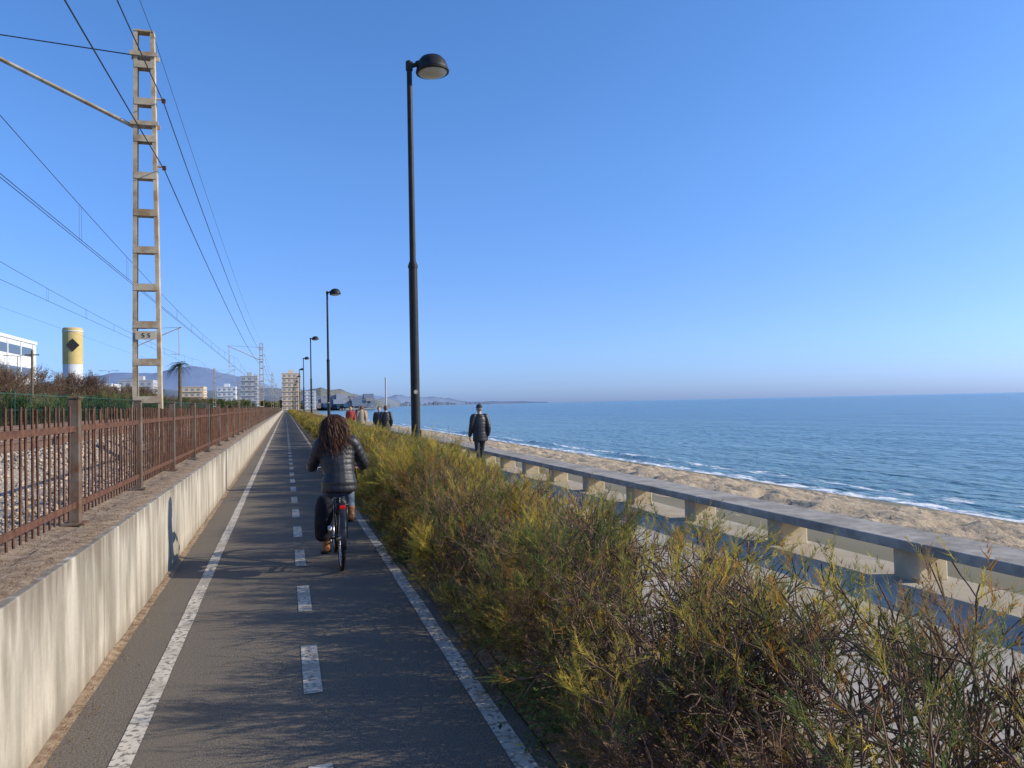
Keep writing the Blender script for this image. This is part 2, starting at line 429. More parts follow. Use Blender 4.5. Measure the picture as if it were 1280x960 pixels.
# ------------------------------------------------------------ catenary masts
MX = -2.53
def lattice(b, x, y, z0, z1, w0, w1, dep=.16, gap=.72):
    def wd(z): return w0+(w1-w0)*(z-z0)/(z1-z0)
    for sgn in (-1,1):
        for dy in (-dep/2, dep/2):
            b.add([(x+sgn*wd(z0)/2-.035,y+dy-.008,z0),(x+sgn*wd(z0)/2+.035,y+dy-.008,z0),(x+sgn*wd(z0)/2+.035,y+dy+.008,z0),(x+sgn*wd(z0)/2-.035,y+dy+.008,z0),
                   (x+sgn*wd(z1)/2-.035,y+dy-.008,z1),(x+sgn*wd(z1)/2+.035,y+dy-.008,z1),(x+sgn*wd(z1)/2+.035,y+dy+.008,z1),(x+sgn*wd(z1)/2-.035,y+dy+.008,z1)],
                  [(0,3,2,1),(4,5,6,7),(0,1,5,4),(1,2,6,5),(2,3,7,6),(3,0,4,7)])
        b.add([(x+sgn*(wd(z0)/2+.03)-.006,y-dep/2,z0),(x+sgn*(wd(z0)/2+.03)+.006,y-dep/2,z0),(x+sgn*(wd(z0)/2+.03)+.006,y+dep/2,z0),(x+sgn*(wd(z0)/2+.03)-.006,y+dep/2,z0),
               (x+sgn*(wd(z1)/2+.03)-.006,y-dep/2,z1),(x+sgn*(wd(z1)/2+.03)+.006,y-dep/2,z1),(x+sgn*(wd(z1)/2+.03)+.006,y+dep/2,z1),(x+sgn*(wd(z1)/2+.03)-.006,y+dep/2,z1)],
              [(0,3,2,1),(4,5,6,7),(0,1,5,4),(1,2,6,5),(2,3,7,6),(3,0,4,7)])
    z = z0+.45
    while z < z1-.05:
        for dy in (-dep/2-.014, dep/2+.014):
            b.box((x, y+dy, z), (wd(z)+.05, .01, .13))
        z += gap
M_ins = mat('insulator', (.12,.06,.04), rough=.4)
M_sign = mat('mast_sign', (.45,.38,.26), (.55,.46,.33), scale=6, rough=.6)
M_signt = mat('sign_black', (.02,.02,.02), rough=.6)
def cat_mast(y, x, dirn, z0=.75, detail=False):
    e = empty('catenary_mast')
    b = MB(); lattice(b, x, y, z0, 9.05, .47, .29)
    b.box((x, y, z0), (.8,.5,.3))
    b.box((x,y,9.06),(.36,.2,.03))
    for z in (7.25, 8.6): b.box((x, y-.11, z), (.50,.03,.08)); b.box((x, y+.11, z), (.50,.03,.08))
    b.build('lattice', [M_mast], e)
    b = MB(); d = dirn
    b.tube([(x+d*.2,y,7.2),(x+d*2.45,y,8.28),(x+d*3.6,y,8.8)], .04, mi=0)
    b.tube([(x+d*.2,y,8.6),(x+d*3.6,y,8.8)], .012, mi=1)
    b.tube([(x+d*3.4,y,8.7),(x+d*3.4,y,6.3)], .03, mi=0)
    b.tube([(x+d*3.4,y,6.45),(x+d*2.7,y,6.5)], .018, mi=0)
    b.build('cantilever', [M_mast, M_wire], e)
    if d < 0:
        b = MB()
        for z in (7.72, 6.4):
            b.tube([(x+.14,y,z+.05),(x+.33,y,z+.05)], .02, mi=0)
            for k in range(3): b.tube([(x+.33,y,z+.06-k*.03),(x+.33,y,z+.045-k*.03)], [.045,.03], mi=1, seg=10)
        b.tube([(x+.1,y,8.98),(x+.2,y,8.98)], .02, mi=0)
        b.build('insulators', [M_mast, M_ins], e)
    if detail:
        b = MB(); b.box((x-.01, y-.112, 3.15), (.36,.012,.16), 0)
        for cx in (-.05,.05):
            for k,(dx,dz,sx_,sz_) in enumerate(((0,.035,.036,.009),(0,0,.036,.009),(0,-.035,.036,.009),(-.014 ,.018,.009,.034),(.014,-.018,.009,.034))):
                b.box((x+cx+dx,y-.121-.0005*k,3.15+dz),(sx_,.004,sz_),1)
        b.build('number_plate', [M_sign, M_signt], e)
    return e
near_y = [-58, 16, 90, 164, 238, 312]
for i, y in enumerate(near_y): cat_mast(y, MX, -1, detail=(y==16))
far_y = [70, 144, 218, 292]
for y in far_y: cat_mast(y, -12.0, 1, z0=.4)
def sag(y0, y1, z, s, n=24):
    return [(y0+(y1-y0)*t/n, z-4*s*(t/n)*(1-t/n)) for t in range(n+1)]
we = empty('overhead_wires')
b = MB()
for i in range(len(near_y)-1):
    a, c = near_y[i], near_y[i+1]
    for (x, z, s_, rr_) in ((-2.2,7.72,.95,.010),(-2.2,6.4,.85,.010),(-2.35,8.96,.7,.005)):
        b.tube([(x,y,zz) for y,zz in sag(a,c,z,s_)], rr_, seg=5, cap=False)
    ms = sag(a,c,7.35,.75); b.tube([(-5.08,y,zz) for y,zz in ms], .008, seg=5, cap=False)
    ms2 = sag(a,c,7.2,.65); b.tube([(-9.1,y,zz) for y,zz in ms2], .008, seg=5, cap=False)
    for (x, zc, mm) in ((-5.08, 6.2, ms), (-9.1, 6.2, ms2)):
        for k in range(2, 24, 3 if c > 100 else 2):
            y, zz = mm[k]
            for dy in (-.12,.12): b.tube([(x,y+dy,zc),(x,y+dy,zz)], .004, seg=3, cap=False)
for x in (-5.05,-5.13,-9.06): b.tube([(x,-60,6.2),(x,312,6.2)], .008, seg=5)
b.tube([(-12.4,-60,6.6),(-12.4,312,6.6)], .005, seg=4)
b.build('wires', [M_wire], we)

# ------------------------------------------------------------ street lamps
def lamp(y, x=2.62):
    e = empty('street_lamp', (x, y, 0))
    b = MB(); s = 20
    b.tube([(0,0,0),(0,0,.04)], .17, seg=s); b.tube([(0,0,.04),(0,0,4.62),(0,0,4.68),(0,0,4.74)], [.098,.092,.092,.07], seg=s)
    b.tube([(0,0,4.60),(0,0,4.66)], .104, seg=s)
    b.tube([(0,0,4.74),(0,0,8.95),(0,0,9.02)], [.066,.056,.05], seg=s)
    b.box((.102,-.0,1.0),(.01,.1,.35))
    b.tube([(0,0,8.82),(0,0,9.0)], .075, seg=s)
    b.tube([(0,0,8.9),(.12,0,8.95),(.22,0,8.97)], [.05,.045,.05], seg=12)
    b.build('pole', [M_black], e, smooth=False)
    b = MB(); rot = Matrix.Rotation(R(-4), 3, 'Y')
    prof = [(.02,.355),(.12,.345),(.22,.30),(.30,.21),(.335,.09),(.345,.05),(.345,.0)][::-1]
    b.tube([Vector((.5,0,8.84))+rot@Vector((0,0,p[1])) for p in prof], [p[0] for p in prof], seg=28)
    b.tube([(.14,0,8.97),(.3,0,8.99)], [.06,.10], seg=12)
    b.tube([Vector((.5,0,8.84))+rot@Vector((0,0,z)) for z in (.01,-.02)], [.36,.355], seg=28)
    b.build('hood', [M_black], e, smooth=True)
    b = MB()
    gp = [(0.01,-.10),(.12,-.095),(.22,-.075),(.29,-.04),(.31,-.018)]
    b.tube([Vector((.5,0,8.84))+rot@Vector((0,0,p[1])) for p in gp], [p[0] for p in gp], seg=28)
    b.build('glass', [M_glass], e, smooth=True)
    b = MB(); b.tube([(.0,-.0965,1.98),(.0,-.101,1.98)], .045, seg=16)
    b.build('sticker', [M_paint], e)
for k in range(10): lamp(15.9+33.2*k)

# ------------------------------------------------------------ long bench
be = empty('concrete_bench')
b = MB(); y = -6.0
while y < 300:
    b.box((5.60, y+1.9, .340), (.56, 3.785, .095)); y += 3.8
b.build('seat_slab', [M_bench], be, bevel=.012)
b = MB(); y = 5.72-1.95*6
while y < 300:
    b.box((5.62, y, .14), (.34,.30,.30)); y += 1.95
b.build('supports', [M_benchleg], be, bevel=.02)

# ------------------------------------------------------------ vegetation generator
def nrm(v): return v/ (np.linalg.norm(v)+1e-9)
def sprig_templates(n, k, Lm, wd, rng, spread=.5):
    out = []
    for _ in range(k):
        tr = []
        L_ = Lm*rng.uniform(.8,1.2); bend = rng.normal(0,.12,2)
        def pos(s): return np.array([bend[0]*s*s*L_*2, bend[1]*s*s*L_*2, s*L_])
        tr.append([pos(0)-[wd*.4,0,0], pos(0)+[wd*.4,0,0], pos(1)])
        for i in range(n-1):
            s = rng.uniform(.05,1); a = rng.uniform(0,6.28)
            d = nrm(np.array([math.cos(a)*spread, math.sin(a)*spread, .8]))
            l = L_*.36*(1.15-s*.75)*rng.uniform(.7,1.3)
            sd_ = nrm(np.cross(d, rng.normal(0,1,3)))*wd/2
            p = pos(s); tr.append([p-sd_, p+sd_, p+d*l])
        out.append(np.array(tr))
    return np.array(out)
PAL = {'g':(.14,.175,.045),'o':(.31,.275,.07),'y':(.58,.44,.08),'r':(.50,.25,.05),'b':(.27,.165,.085),'d':(.065,.095,.035),'e':(.08,.12,.037),'t':(.22,.20,.08)}
def gen_bush(name, seed, Ht, Rd, stems, depth, nsprig, nleaf, slen, wd, palw, shell=.5, zlow=.15, minr=.0022, L0=.40, rad=.016, twigscale=1.0, bark=None):
    rng = np.random.default_rng(seed); segs = []; tips = []
    def grow(p, d, L_, r_, dep):
        for k in range(3):
            d = nrm(d + rng.normal(0,.17,3) + np.array([0,0,.05])); q = p+d*L_/3
            if q[2] > Ht or abs(q[0]) > Rd*1.05 or abs(q[1]) > Rd*1.1 or q[2] < .02:
                tips.append((p, d)); return
            segs.append((p, q, r_, max(minr, r_*.86))); p = q; r_ = max(minr, r_*.86)
            if dep <= 1: tips.append((p, d))
            if dep > 0 and rng.random() < .42:
                grow(p, nrm(d+rng.normal(0,.55,3)), L_*.66, max(minr, r_*.6), dep-1)
        if dep > 0:
            for _ in range(2):
                grow(p, nrm(d+rng.normal(0,.38,3)), L_*.76, max(minr, r_*.72), dep-1)
    for s in range(stems):
        a = rng.uniform(0,6.28); rr_ = Rd*.35*rng.random()**.5
        p = np.array([rr_*math.cos(a), rr_*math.sin(a), -.05])
        o = rng.uniform(.15,.85)
        grow(p, nrm(np.array([math.cos(a)*o, math.sin(a)*o, 1.0])), L0, rad*rng.uniform(.6,1.2), depth)
    P0 = np.array([s[0] for s in segs]); P1 = np.array([s[1] for s in segs])
    r0_ = np.array([s[2] for s in segs])*twigscale; r1_ = np.array([s[3] for s in segs])*twigscale
    D = P1-P0; D /= np.linalg.norm(D,axis=1)[:,None]+1e-9
    U = np.cross(D, np.array([.3,.5,.81])); U /= np.linalg.norm(U,axis=1)[:,None]+1e-9
    W = np.cross(D, U); n = len(segs); V = np.zeros((n,6,3))
    for k in range(3):
        c, s_ = math.cos(2.094*k), math.sin(2.094*k)
        V[:,k] = P0+(U*c+W*s_)*r0_[:,None]; V[:,3+k] = P1+(U*c+W*s_)*r1_[:,None]
    T6 = np.array([(0,1,4),(0,4,3),(1,2,5),(1,5,4),(2,0,3),(2,3,5)])
    Tb = (T6[None]+6*np.arange(n)[:,None,None]).reshape(-1,3); Vb = V.reshape(-1,3)
    tp = np.array([t[0] for t in tips]); td = np.array([t[1] for t in tips])
    z = tp[:,2]/Ht; rad_ = np.linalg.norm(tp[:,:2],axis=1)/Rd
    wgt = np.clip(z-zlow, 0, 1)**.7*(1-shell) + shell*np.clip(np.maximum(z, rad_)-.45,0,1)**1.5 + .004
    wgt /= wgt.sum()
    idx = rng.choice(len(tp), nsprig, p=wgt)
    TM = sprig_templates(nleaf, 10, slen, wd, rng)
    ti = rng.integers(0,10,nsprig)
    pos = tp[idx]+rng.normal(0,.014*Ht,(nsprig,3))
    dr = td[idx]+rng.normal(0,.30,(nsprig,3)); dr[:,2] += .5; dr /= np.linalg.norm(dr,axis=1)[:,None]
    u_ = np.cross(dr, rng.normal(0,1,(nsprig,3))); u_ /= np.linalg.norm(u_,axis=1)[:,None]
    v_ = np.cross(dr, u_); Rm = np.stack([u_, v_, dr], 2)
    sc = rng.uniform(.6,1.25,nsprig) * (1+.6*np.clip(pos[:,2]/Ht-.75,0,.3)/.3*rng.random(nsprig))
    LV = np.einsum('nij,nlvj->nlvi', Rm, TM[ti])*sc[:,None,None,None]+pos[:,None,None,:]
    LV = LV.reshape(-1,3); nl = nsprig*nleaf
    LT = np.arange(nl*3).reshape(-1,3)
    keys = list(palw.keys()); pw = np.array([palw[k] for k in keys], float)
    cl = np.array([noise.noise(Vector(p*(3.0/Ht))+Vector((seed*3.1,0,0))) for p in pos])
    cs = np.cumsum(pw/pw.sum()); q = np.clip(.47+cl*1.15+rng.normal(0,.12,nsprig)+ (pos[:,2]/Ht-.6)*.4, 0, .999)
    ci = np.searchsorted(cs, q); ci = np.clip(ci,0,len(keys)-1)
    C = np.array([PAL[k] for k in keys])[ci]*rng.uniform(.7,1.3,(nsprig,1))
    LC = np.repeat(C, nleaf*3, axis=0)
    V = np.vstack([Vb, LV]); T = np.vstack([Tb, LT+len(Vb)])
    mi = np.concatenate([np.zeros(len(Tb)), np.ones(len(LT))])
    Cc = np.vstack([np.full((len(Vb),3), .1), LC])
    return tri_mesh(name, V, T, [bark or M_bark, M_leaf], mi, Cc)
pal_d = {'b':.7,'e':1.0,'g':2.0,'o':3.3,'r':.9,'y':3.0}
pal_b = {'b':2.2,'e':1.4,'g':1.9,'r':1.0,'o':2.2,'y':1.8}
dense = [gen_bush('dense_%d'%i, 10+i, 1.40, .66, 8, 4, 1950, 24, .14, .0031, pal_d, shell=.6, zlow=.22, L0=.40, rad=.02) for i in range(4)]
mid   = [gen_bush('mid_%d'%i, 30+i, 1.36, .64, 9, 4, 980, 24, .135, .0029, pal_b, shell=.7, zlow=.35, L0=.40, minr=.0028, rad=.024) for i in range(3)]
bare  = [gen_bush('bare_%d'%i, 50+i, 1.26, .62, 9, 4, 430, 24, .13, .0028, pal_b, shell=.75, zlow=.5, L0=.385, rad=.026, minr=.0030) for i in range(4)]
lod   = [gen_bush('lod_%d'%i, 70+i, 1.38, .66, 5, 3, 900, 12, .17, .009, pal_d, shell=.6, L0=.43, minr=.004) for i in range(3)]
def inst(me, name, loc, sc, rz, parent):
    o = bpy.data.objects.new(name, me); COL.objects.link(o); o.location = loc
    o.scale = sc if hasattr(sc,'__len__') else (sc,sc,sc); o.rotation_euler = (0,0,rz); o.parent = parent; return o
hedge = empty('hedge'); rng = random.Random(11)
y = .95
while y < 32:
    p_b = .85 if y < 3.6 else (.6 if y < 5.6 else (.2 if y < 9 else .04))
    p_m = .9 if y < 6.5 else (.6 if y < 9 else .25)
    rv = rng.random()
    me_ = rng.choice(bare) if rv < p_b else (rng.choice(mid) if rng.random() < p_m else rng.choice(dense))
    s_ = rng.uniform(.92,1.1)
    zz = rng.choice((.84,.9,.95,1.0)) if y < 4.6 else rng.choice((.86,.95,1.0,1.03,1.06))
    inst(me_, 'bush', (1.86+rng.uniform(-.10,.10), y, .02), (s_, s_, zz), rng.uniform(0,6.28), hedge)
    y += .54 if y < 4 else rng.uniform(.5,.76)
y = 3.0
while y < 30:
    me_ = rng.choice(mid) if y < 9 else rng.choice(dense)
    s_ = rng.uniform(.42,.62)
    inst(me_, 'side_growth', (1.46+rng.uniform(-.05,.08), y, .0), (s_*.85, s_*1.1, s_), rng.uniform(0,6.28), hedge)
    y += rng.uniform(.5,1.1)
while y < 330:
    s_ = rng.uniform(.92,1.1)
    inst(rng.choice(lod), 'bush', (1.82+rng.uniform(-.1,.1), y, .02), (s_,s_*(1.0 if y<120 else 2.2),s_*rng.uniform(.85,1.0)), rng.choice((0,math.pi))+rng.uniform(-.3,.3), hedge)
    y += .66 if y < 120 else 1.6

def leaf_clump(name, seed, n, spread, ht, lw, cols):
    g = np.random.default_rng(seed)
    p = np.stack([g.normal(0,spread,n), g.normal(0,spread,n), np.abs(g.normal(0,ht,n))+.01],1)
    a = g.uniform(0,6.28,n); t_ = g.uniform(-.4,.9,n)
    d = np.stack([np.cos(a)*np.cos(t_), np.sin(a)*np.cos(t_), np.sin(t_)],1); sd_ = np.stack([-np.sin(a), np.cos(a), g.normal(0,.3,n)],1)
    L_ = lw*g.uniform(.6,1.4,n)[:,None]
    V = np.stack([p, p+d*L_*.5+sd_*L_*.3, p+d*L_, p+d*L_*.5-sd_*L_*.3],1).reshape(-1,3)
    T = (np.array([(0,1,2),(0,2,3)])[None]+4*np.arange(n)[:,None,None]).reshape(-1,3)
    C = np.array(cols)[g.integers(0,len(cols),n)]*g.uniform(.7,1.3,(n,1))
    return tri_mesh(name, V, T, [M_leaf2], None, np.repeat(C,4,axis=0))
gc = [(.09,.16,.035),(.13,.20,.045),(.07,.11,.03)]
wd_m = [leaf_clump('weed_%d'%i, 90+i, 300, .10, .08, .028, gc) for i in range(3)]
weeds = empty('weeds'); rw = random.Random(21)
for _ in range(150):
    yy = 2.6+18*rw.random()**1.1
    if noise.noise(Vector((yy*.9,0,0))) < -.12: continue
    inst(rw.choice(wd_m), 'weed', (1.32+rw.uniform(-.1,.2), yy, .0), rw.uniform(.4,1.1), rw.uniform(0,6.28), weeds)
g = np.random.default_rng(77); n = 3600
px = np.where(g.random(n)<.75, 1.15+np.abs(g.normal(0,.35,n)), -1.18+np.abs(g.normal(0,.1,n))); px = np.where(g.random(n)<.18, 1.15-np.abs(g.normal(0,.6,n)), px)
px = np.clip(px,-1.18,2.3); py = 1+22*g.random(n)**1.3
zb = np.where(px>1.2,.06,.012); a = g.uniform(0,6.28,n); L_ = g.uniform(.005,.015,n)
d = np.stack([np.cos(a)*L_, np.sin(a)*L_, g.uniform(-.0,.006,n)],1); s2_ = np.stack([-np.sin(a)*L_*.4, np.cos(a)*L_*.4, np.zeros(n)],1)
p = np.stack([px,py,zb],1); V = np.stack([p-d, p+s2_, p+d, p-s2_],1).reshape(-1,3)
T = (np.array([(0,1,2),(0,2,3)])[None]+4*np.arange(n)[:,None,None]).reshape(-1,3)
C = np.repeat(np.array([(.22,.13,.05),(.12,.07,.03),(.3,.22,.08)])[g.integers(0,3,n)],4,axis=0)
COL.objects.link(bpy.data.objects.new('leaf_litter', tri_mesh('litter', V, T, [M_leaf2], None, C)))

# ------------------------------------------------------------ land-side vegetation (masses)
pal_t = {'d':3,'g':3,'t':3}
tree_l = [gen_bush('tree_mass_%d'%i, 110+i, 1.0, .6, 5, 3, 1100, 10, .13, .012, pal_t, shell=.6, L0=.36, minr=.003) for i in range(2)]
PAL['b1'] = (.19,.125,.085); PAL['b2'] = (.26,.19,.13)
bare_l = [gen_bush('bare_tree_%d'%i, 120+i, 1.0, .6, 5, 4, 900, 8, .09, .006, {'b1':3,'b2':2,'t':1}, shell=.6, L0=.33, minr=.003) for i in range(2)]
rv_ = random.Random(31)
e = empty('railside_shrubs')
for k in range(230):
    yy = 34+rv_.random()**1.5*420; s_ = rv_.uniform(1.6,3.2)*(1+yy/330)
    inst(rv_.choice(tree_l+tree_l+bare_l), 'shrub', (-15-rv_.uniform(0,7)-yy*.01, yy, .3), (s_,s_*1.3,s_*.9), rv_.uniform(0,6), e)
e = empty('bare_trees')
for k in range(56):
    yy = rv_.uniform(50,190); s_ = rv_.uniform(4.6,7.2)
    inst(rv_.choice(bare_l), 'bare_tree', (-27-rv_.uniform(0,9), yy, .5), (s_,s_*1.2,s_), rv_.uniform(0,6), e)
e = empty('distant_trees')
for k in range(120):
    yy = rv_.uniform(180,900); s_ = rv_.uniform(4,8)
    inst(rv_.choice(tree_l), 'tree', (-25-rv_.uniform(0,120)-(yy*.02), yy, 0), (s_*1.3,s_*1.3,s_), rv_.uniform(0,6), e)
for k in range(90):
    yy = rv_.uniform(500,1000); s_ = rv_.uniform(4,8)
    inst(rv_.choice(tree_l), 'tree', (rv_.uniform(-25,shore(yy)-12), yy, -.2), (s_*1.5,s_*1.5,s_), rv_.uniform(0,6), e)

M_green = mat('green_fence_paint', (.03,.10,.07), rough=.5)
b = MB(); y = 15
while y < 170:
    b.box((-13.4, y, 1.6), (.04,.04,2.7) if int(round((y-15)/.5))%5 == 0 else (.014,.014,2.3)); y += .5
b.box((-13.4,92,2.75),(.03,155,.03)); b.box((-13.4,92,1.0),(.03,155,.03)); b.box((-13.4,92,1.9),(.02,155,.02))
b.build('green_fence', [M_green])

# ------------------------------------------------------------ buildings
M_white = mat('white_render', (.60,.61,.62), (.70,.71,.71), scale=.3, rough=.8)
M_win = mat('window_glass', (.10,.14,.19), rough=.2, spec=.5)
M_tan = mat('tan_render', (.64,.50,.34), (.70,.56,.39), scale=.3, rough=.85)
M_grey = mat('grey_render', (.42,.42,.43), (.48,.48,.48), scale=.3, rough=.85)
M_winh = mat('hazy_window', (.26,.29,.34), rough=.4, spec=.3)
def building(name, x0, x1, y0, y1, z0, z1, floors, mw, band=False, bay=3.2):
    e = empty(name); b = MB()
    b.box(((x0+x1)/2,(y0+y1)/2,(z0+z1)/2),(x1-x0,y1-y0,z1-z0)); b.box(((x0+x1)/2,(y0+y1)/2,z1+.25),(x1-x0+.3,y1-y0+.3,.5))
    if (z1-z0) > 15: b.box(((x0+x1)/2,(y0+y1)/2,z1+1.6),((x1-x0)*.3,(y1-y0)*.3,2.2))
    b.build('walls', [mw], e)
    b = MB(); fh = (z1-z0)/floors
    for k in range(floors):
        zc = z0+fh*(k+.55)
        if band:
            b.box((x1,(y0+y1)/2,zc),(.12,(y1-y0)*.97,fh*.42)); b.box(((x0+x1)/2,y0,zc),((x1-x0)*.95,.12,fh*.42))
        else:
            yy = y0+bay/2
            while yy < y1-.5: b.box((x1,yy,zc),(.12,bay*.45,fh*.42)); yy += bay
            xx = x0+bay/2
            while xx < x1-.5: b.box((xx,y0,zc),(bay*.45,.12,fh*.42)); xx += bay
    b.build('windows', [M_win if band else M_winh], e)
    b = MB()
    if not band:
        for k in range(floors): b.box(((x0+x1)/2,y0-.25,z0+fh*k+fh*.15),((x1-x0)*.9,.4,fh*.10)); b.box((x1+.25,(y0+y1)/2,z0+fh*k+fh*.15),(.4,(y1-y0)*.9,fh*.10))
    else:
        yy = y0+3
        while yy < y1: b.box((x1+.08,yy,(z0+z1)/2),(.12,.35,z1-z0-.3)); yy += 6
    b.build('balconies' if not band else 'mullions', [mw], e)
building('office_building', -66,-40,50,145,0,13.2,4,M_white,band=True)
building('apartment_building', -2,9.5,515,532,0,24,8,M_tan)
building('apartment_building', -24,-15,455,470,0,20,7,M_grey)
building('apartment_building', -60,-46,480,500,0,15,5,M_tan)
building('apartment_building', -95,-75,380,400,0,14,4,M_white)
building('apartment_building', -80,-64,420,440,0,17,5,M_grey)
building('apartment_building', -45,-33,560,575,0,17,5,M_white)
building('apartment_building', 14,24,640,655,0,15,5,M_white)
e = empty('cylindrical_tower')
M_yel = mat('tower_yellow', (.50,.38,.13), (.58,.46,.2), scale=.4, rough=.7)
b = MB(); b.tube([(-40,168,0),(-40,168,11.2)], 1.75, seg=32, mi=0); b.tube([(-40,168,11.2),(-40,168,18.2),(-40,168,18.4)], [1.78,1.78,1.6], seg=32, mi=1)
b.tube([(-40,168,17.6),(-40,168,17.8)], 1.86, seg=32, mi=0)
b.build('shaft', [M_white, M_yel], e)
b = MB(); dv = Vector((40,-168,0)).normalized(); rt = Vector((-dv.y,dv.x,0))
c = Vector((-40,168,14.9))+dv*1.9
b.add([c+rt*1.15, c+Vector((0,0,1.25)), c-rt*1.15, c-Vector((0,0,1.25)), c+rt*1.15-dv*.6, c+Vector((0,0,1.25))-dv*.3, c-rt*1.15-dv*.6, c-Vector((0,0,1.25))-dv*.3],
      [(0,1,2,3),(0,4,5,1),(1,5,6,2),(2,6,7,3),(3,7,4,0)])
b.build('emblem', [M_signt], e)

def polar(bd, dist, z): return Vector((math.sin(R(bd))*dist, math.cos(R(bd))*dist, z))
def hill(name, crest, depth_f, material, nz=0.15, fs=.01, nu=140, nv=14):
    vs = []; fs_ = []; pts = crest
    for i in range(nu+1):
        t = i/nu*(len(pts)-1); k = min(int(t), len(pts)-2); a = t-k; a = a*a*(3-2*a)*.5+a*.5
        bd = pts[k][0]+(pts[k+1][0]-pts[k][0])*(t-k); ds = pts[k][1]+(pts[k+1][1]-pts[k][1])*(t-k); h = pts[k][2]+(pts[k+1][2]-pts[k][2])*a
        for j in range(nv+1):
            s = -1+2*j/nv; p = polar(bd, ds*(1+s*depth_f), 0)
            hh = h*(1-abs(s)**1.4)*(1+nz*2*noise.fractal(Vector((p.x*fs,p.y*fs,1.3)), 1.0, 2.0, 5)) - 3*abs(s)
            vs.append((p.x,p.y,hh))
    for i in range(nu):
        for j in range(nv):
            a = i*(nv+1)+j; fs_.append((a,a+nv+1,a+nv+2,a+1))
    me = bpy.data.meshes.new(name); me.from_pydata(vs,[],fs_); me.materials.append(material)
    me.polygons.foreach_set('use_smooth',[True]*len(fs_)); me.update()
    o = bpy.data.objects.new(name,me); COL.objects.link(o); return o
M_h1 = mat('far_hill', (.18,.245,.37), (.20,.265,.385), scale=.003, rough=1, spec=0)  # aerial haze painted into the base colour as pale blue
M_h2 = mat('mid_hill', (.14,.18,.22), (.19,.22,.25), scale=.012, rough=1, spec=0)  # blue-grey base, distance haze mixed into the colour
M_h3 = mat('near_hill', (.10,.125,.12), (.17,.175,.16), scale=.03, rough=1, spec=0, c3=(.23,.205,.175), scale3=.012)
M_h4 = mat('coast_hill', (.135,.19,.29), (.155,.21,.31), scale=.002, rough=1, spec=0)  # bluish albedo stands in for haze over the far coast
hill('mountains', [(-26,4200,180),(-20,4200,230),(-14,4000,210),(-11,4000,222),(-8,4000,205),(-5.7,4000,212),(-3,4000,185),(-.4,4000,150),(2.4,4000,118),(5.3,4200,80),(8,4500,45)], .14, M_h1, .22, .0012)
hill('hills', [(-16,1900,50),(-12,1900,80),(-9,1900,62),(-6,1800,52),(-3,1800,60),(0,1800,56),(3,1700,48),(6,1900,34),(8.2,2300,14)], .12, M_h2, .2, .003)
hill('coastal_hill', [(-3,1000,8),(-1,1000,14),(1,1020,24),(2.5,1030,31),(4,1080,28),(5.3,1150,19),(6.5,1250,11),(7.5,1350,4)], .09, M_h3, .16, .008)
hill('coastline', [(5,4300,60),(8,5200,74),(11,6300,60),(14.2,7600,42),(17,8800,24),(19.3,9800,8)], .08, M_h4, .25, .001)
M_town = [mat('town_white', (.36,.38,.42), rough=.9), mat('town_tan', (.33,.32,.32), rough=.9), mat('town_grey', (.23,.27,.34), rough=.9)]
M_townf = [mat('town_far_white', (.27,.31,.38), rough=.9), mat('town_far_grey', (.20,.245,.33), rough=.9)]  # far copies of the town colours, distance haze tinted in
b = MB(); rt_ = random.Random(5)
for k in range(420):
    bd = rt_.uniform(-9,15)
    if bd < 1: ds = rt_.uniform(900,1700)
    elif bd < 6.2: ds = rt_.uniform(920,1050)
    else:
        ds = 3900+(bd-6.2)*430+rt_.uniform(-150,250)
        if rt_.random() < .35: continue
    far = bd >= 6.2; k_ = 1.5 if far else 1.0
    p = polar(bd, ds*.95, 0); hh = rt_.uniform(3.5,7.5)*k_; zb = rt_.uniform(0,18)*(1 if bd < 12 else .5) if far else rt_.uniform(0,11)
    mi_ = 3+rt_.randrange(2) if far else rt_.randrange(3)
    b.box((p.x,p.y,zb+hh/2),(rt_.uniform(5,12)*k_*1.1,12,hh), mi_)
    if zb > 0: b.box((p.x,p.y+2,zb/2),(3,5,zb), 4 if far else 2)
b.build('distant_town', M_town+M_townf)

M_palm = mat('palm_frond', (.04,.06,.02), (.08,.10,.03), scale=2, rough=.7)
M_trunk = mat('palm_trunk', (.10,.075,.05), (.17,.13,.09), scale=5, rough=.9)
def palm(x, y, h, s=1.0):
    e = empty('palm_tree', (x,y,0)); b = MB()
    n = 24; b.tube([(0.15*math.sin(i/n*2),0,h*i/n) for i in range(n+1)], [.28-.08*i/n+(.03 if i%2 else 0) for i in range(n+1)], seg=10)
    b.build('trunk', [M_trunk], e)
    b = MB(); rp = random.Random(int(x*10)); top = Vector((.15*math.sin(2),0,h))
    for k in range(46):
        a = rp.uniform(0,6.28); up = rp.uniform(-.5,1.2); L_ = rp.uniform(1.5,2.1)*s
        d = Vector((math.cos(a),math.sin(a),0)); pts = []
        for i in range(9):
            t = i/8; pts.append(top+d*L_*t*math.cos(up*.6)+Vector((0,0,L_*(t*math.sin(up)-.75*t*t))))
        b.tube(pts, [.03*(1-i/10) for i in range(9)], seg=3)
        sd_ = Vector((-d.y,d.x,0))
        for i in range(1,9):
            for q in (0,.5):
                if i == 8 and q: continue
                p = pts[i].lerp(pts[min(8,i+1)], q)
                l = .5*s*math.sin(math.pi*min(.95,(i+q)/9+.1))+.08
                for sg in (-1,1):
                    tp_ = p+sd_*sg*l+d*l*.5+Vector((0,0,-.15*l)); b.add([p-d*.035, p+d*.035, tp_], [(0,1,2)])
    b.build('fronds', [M_palm], e)
palm(-14.7,119,8.3,1.0)
palm(-60,300,10,1.4); palm(-38,260,8,1.3)

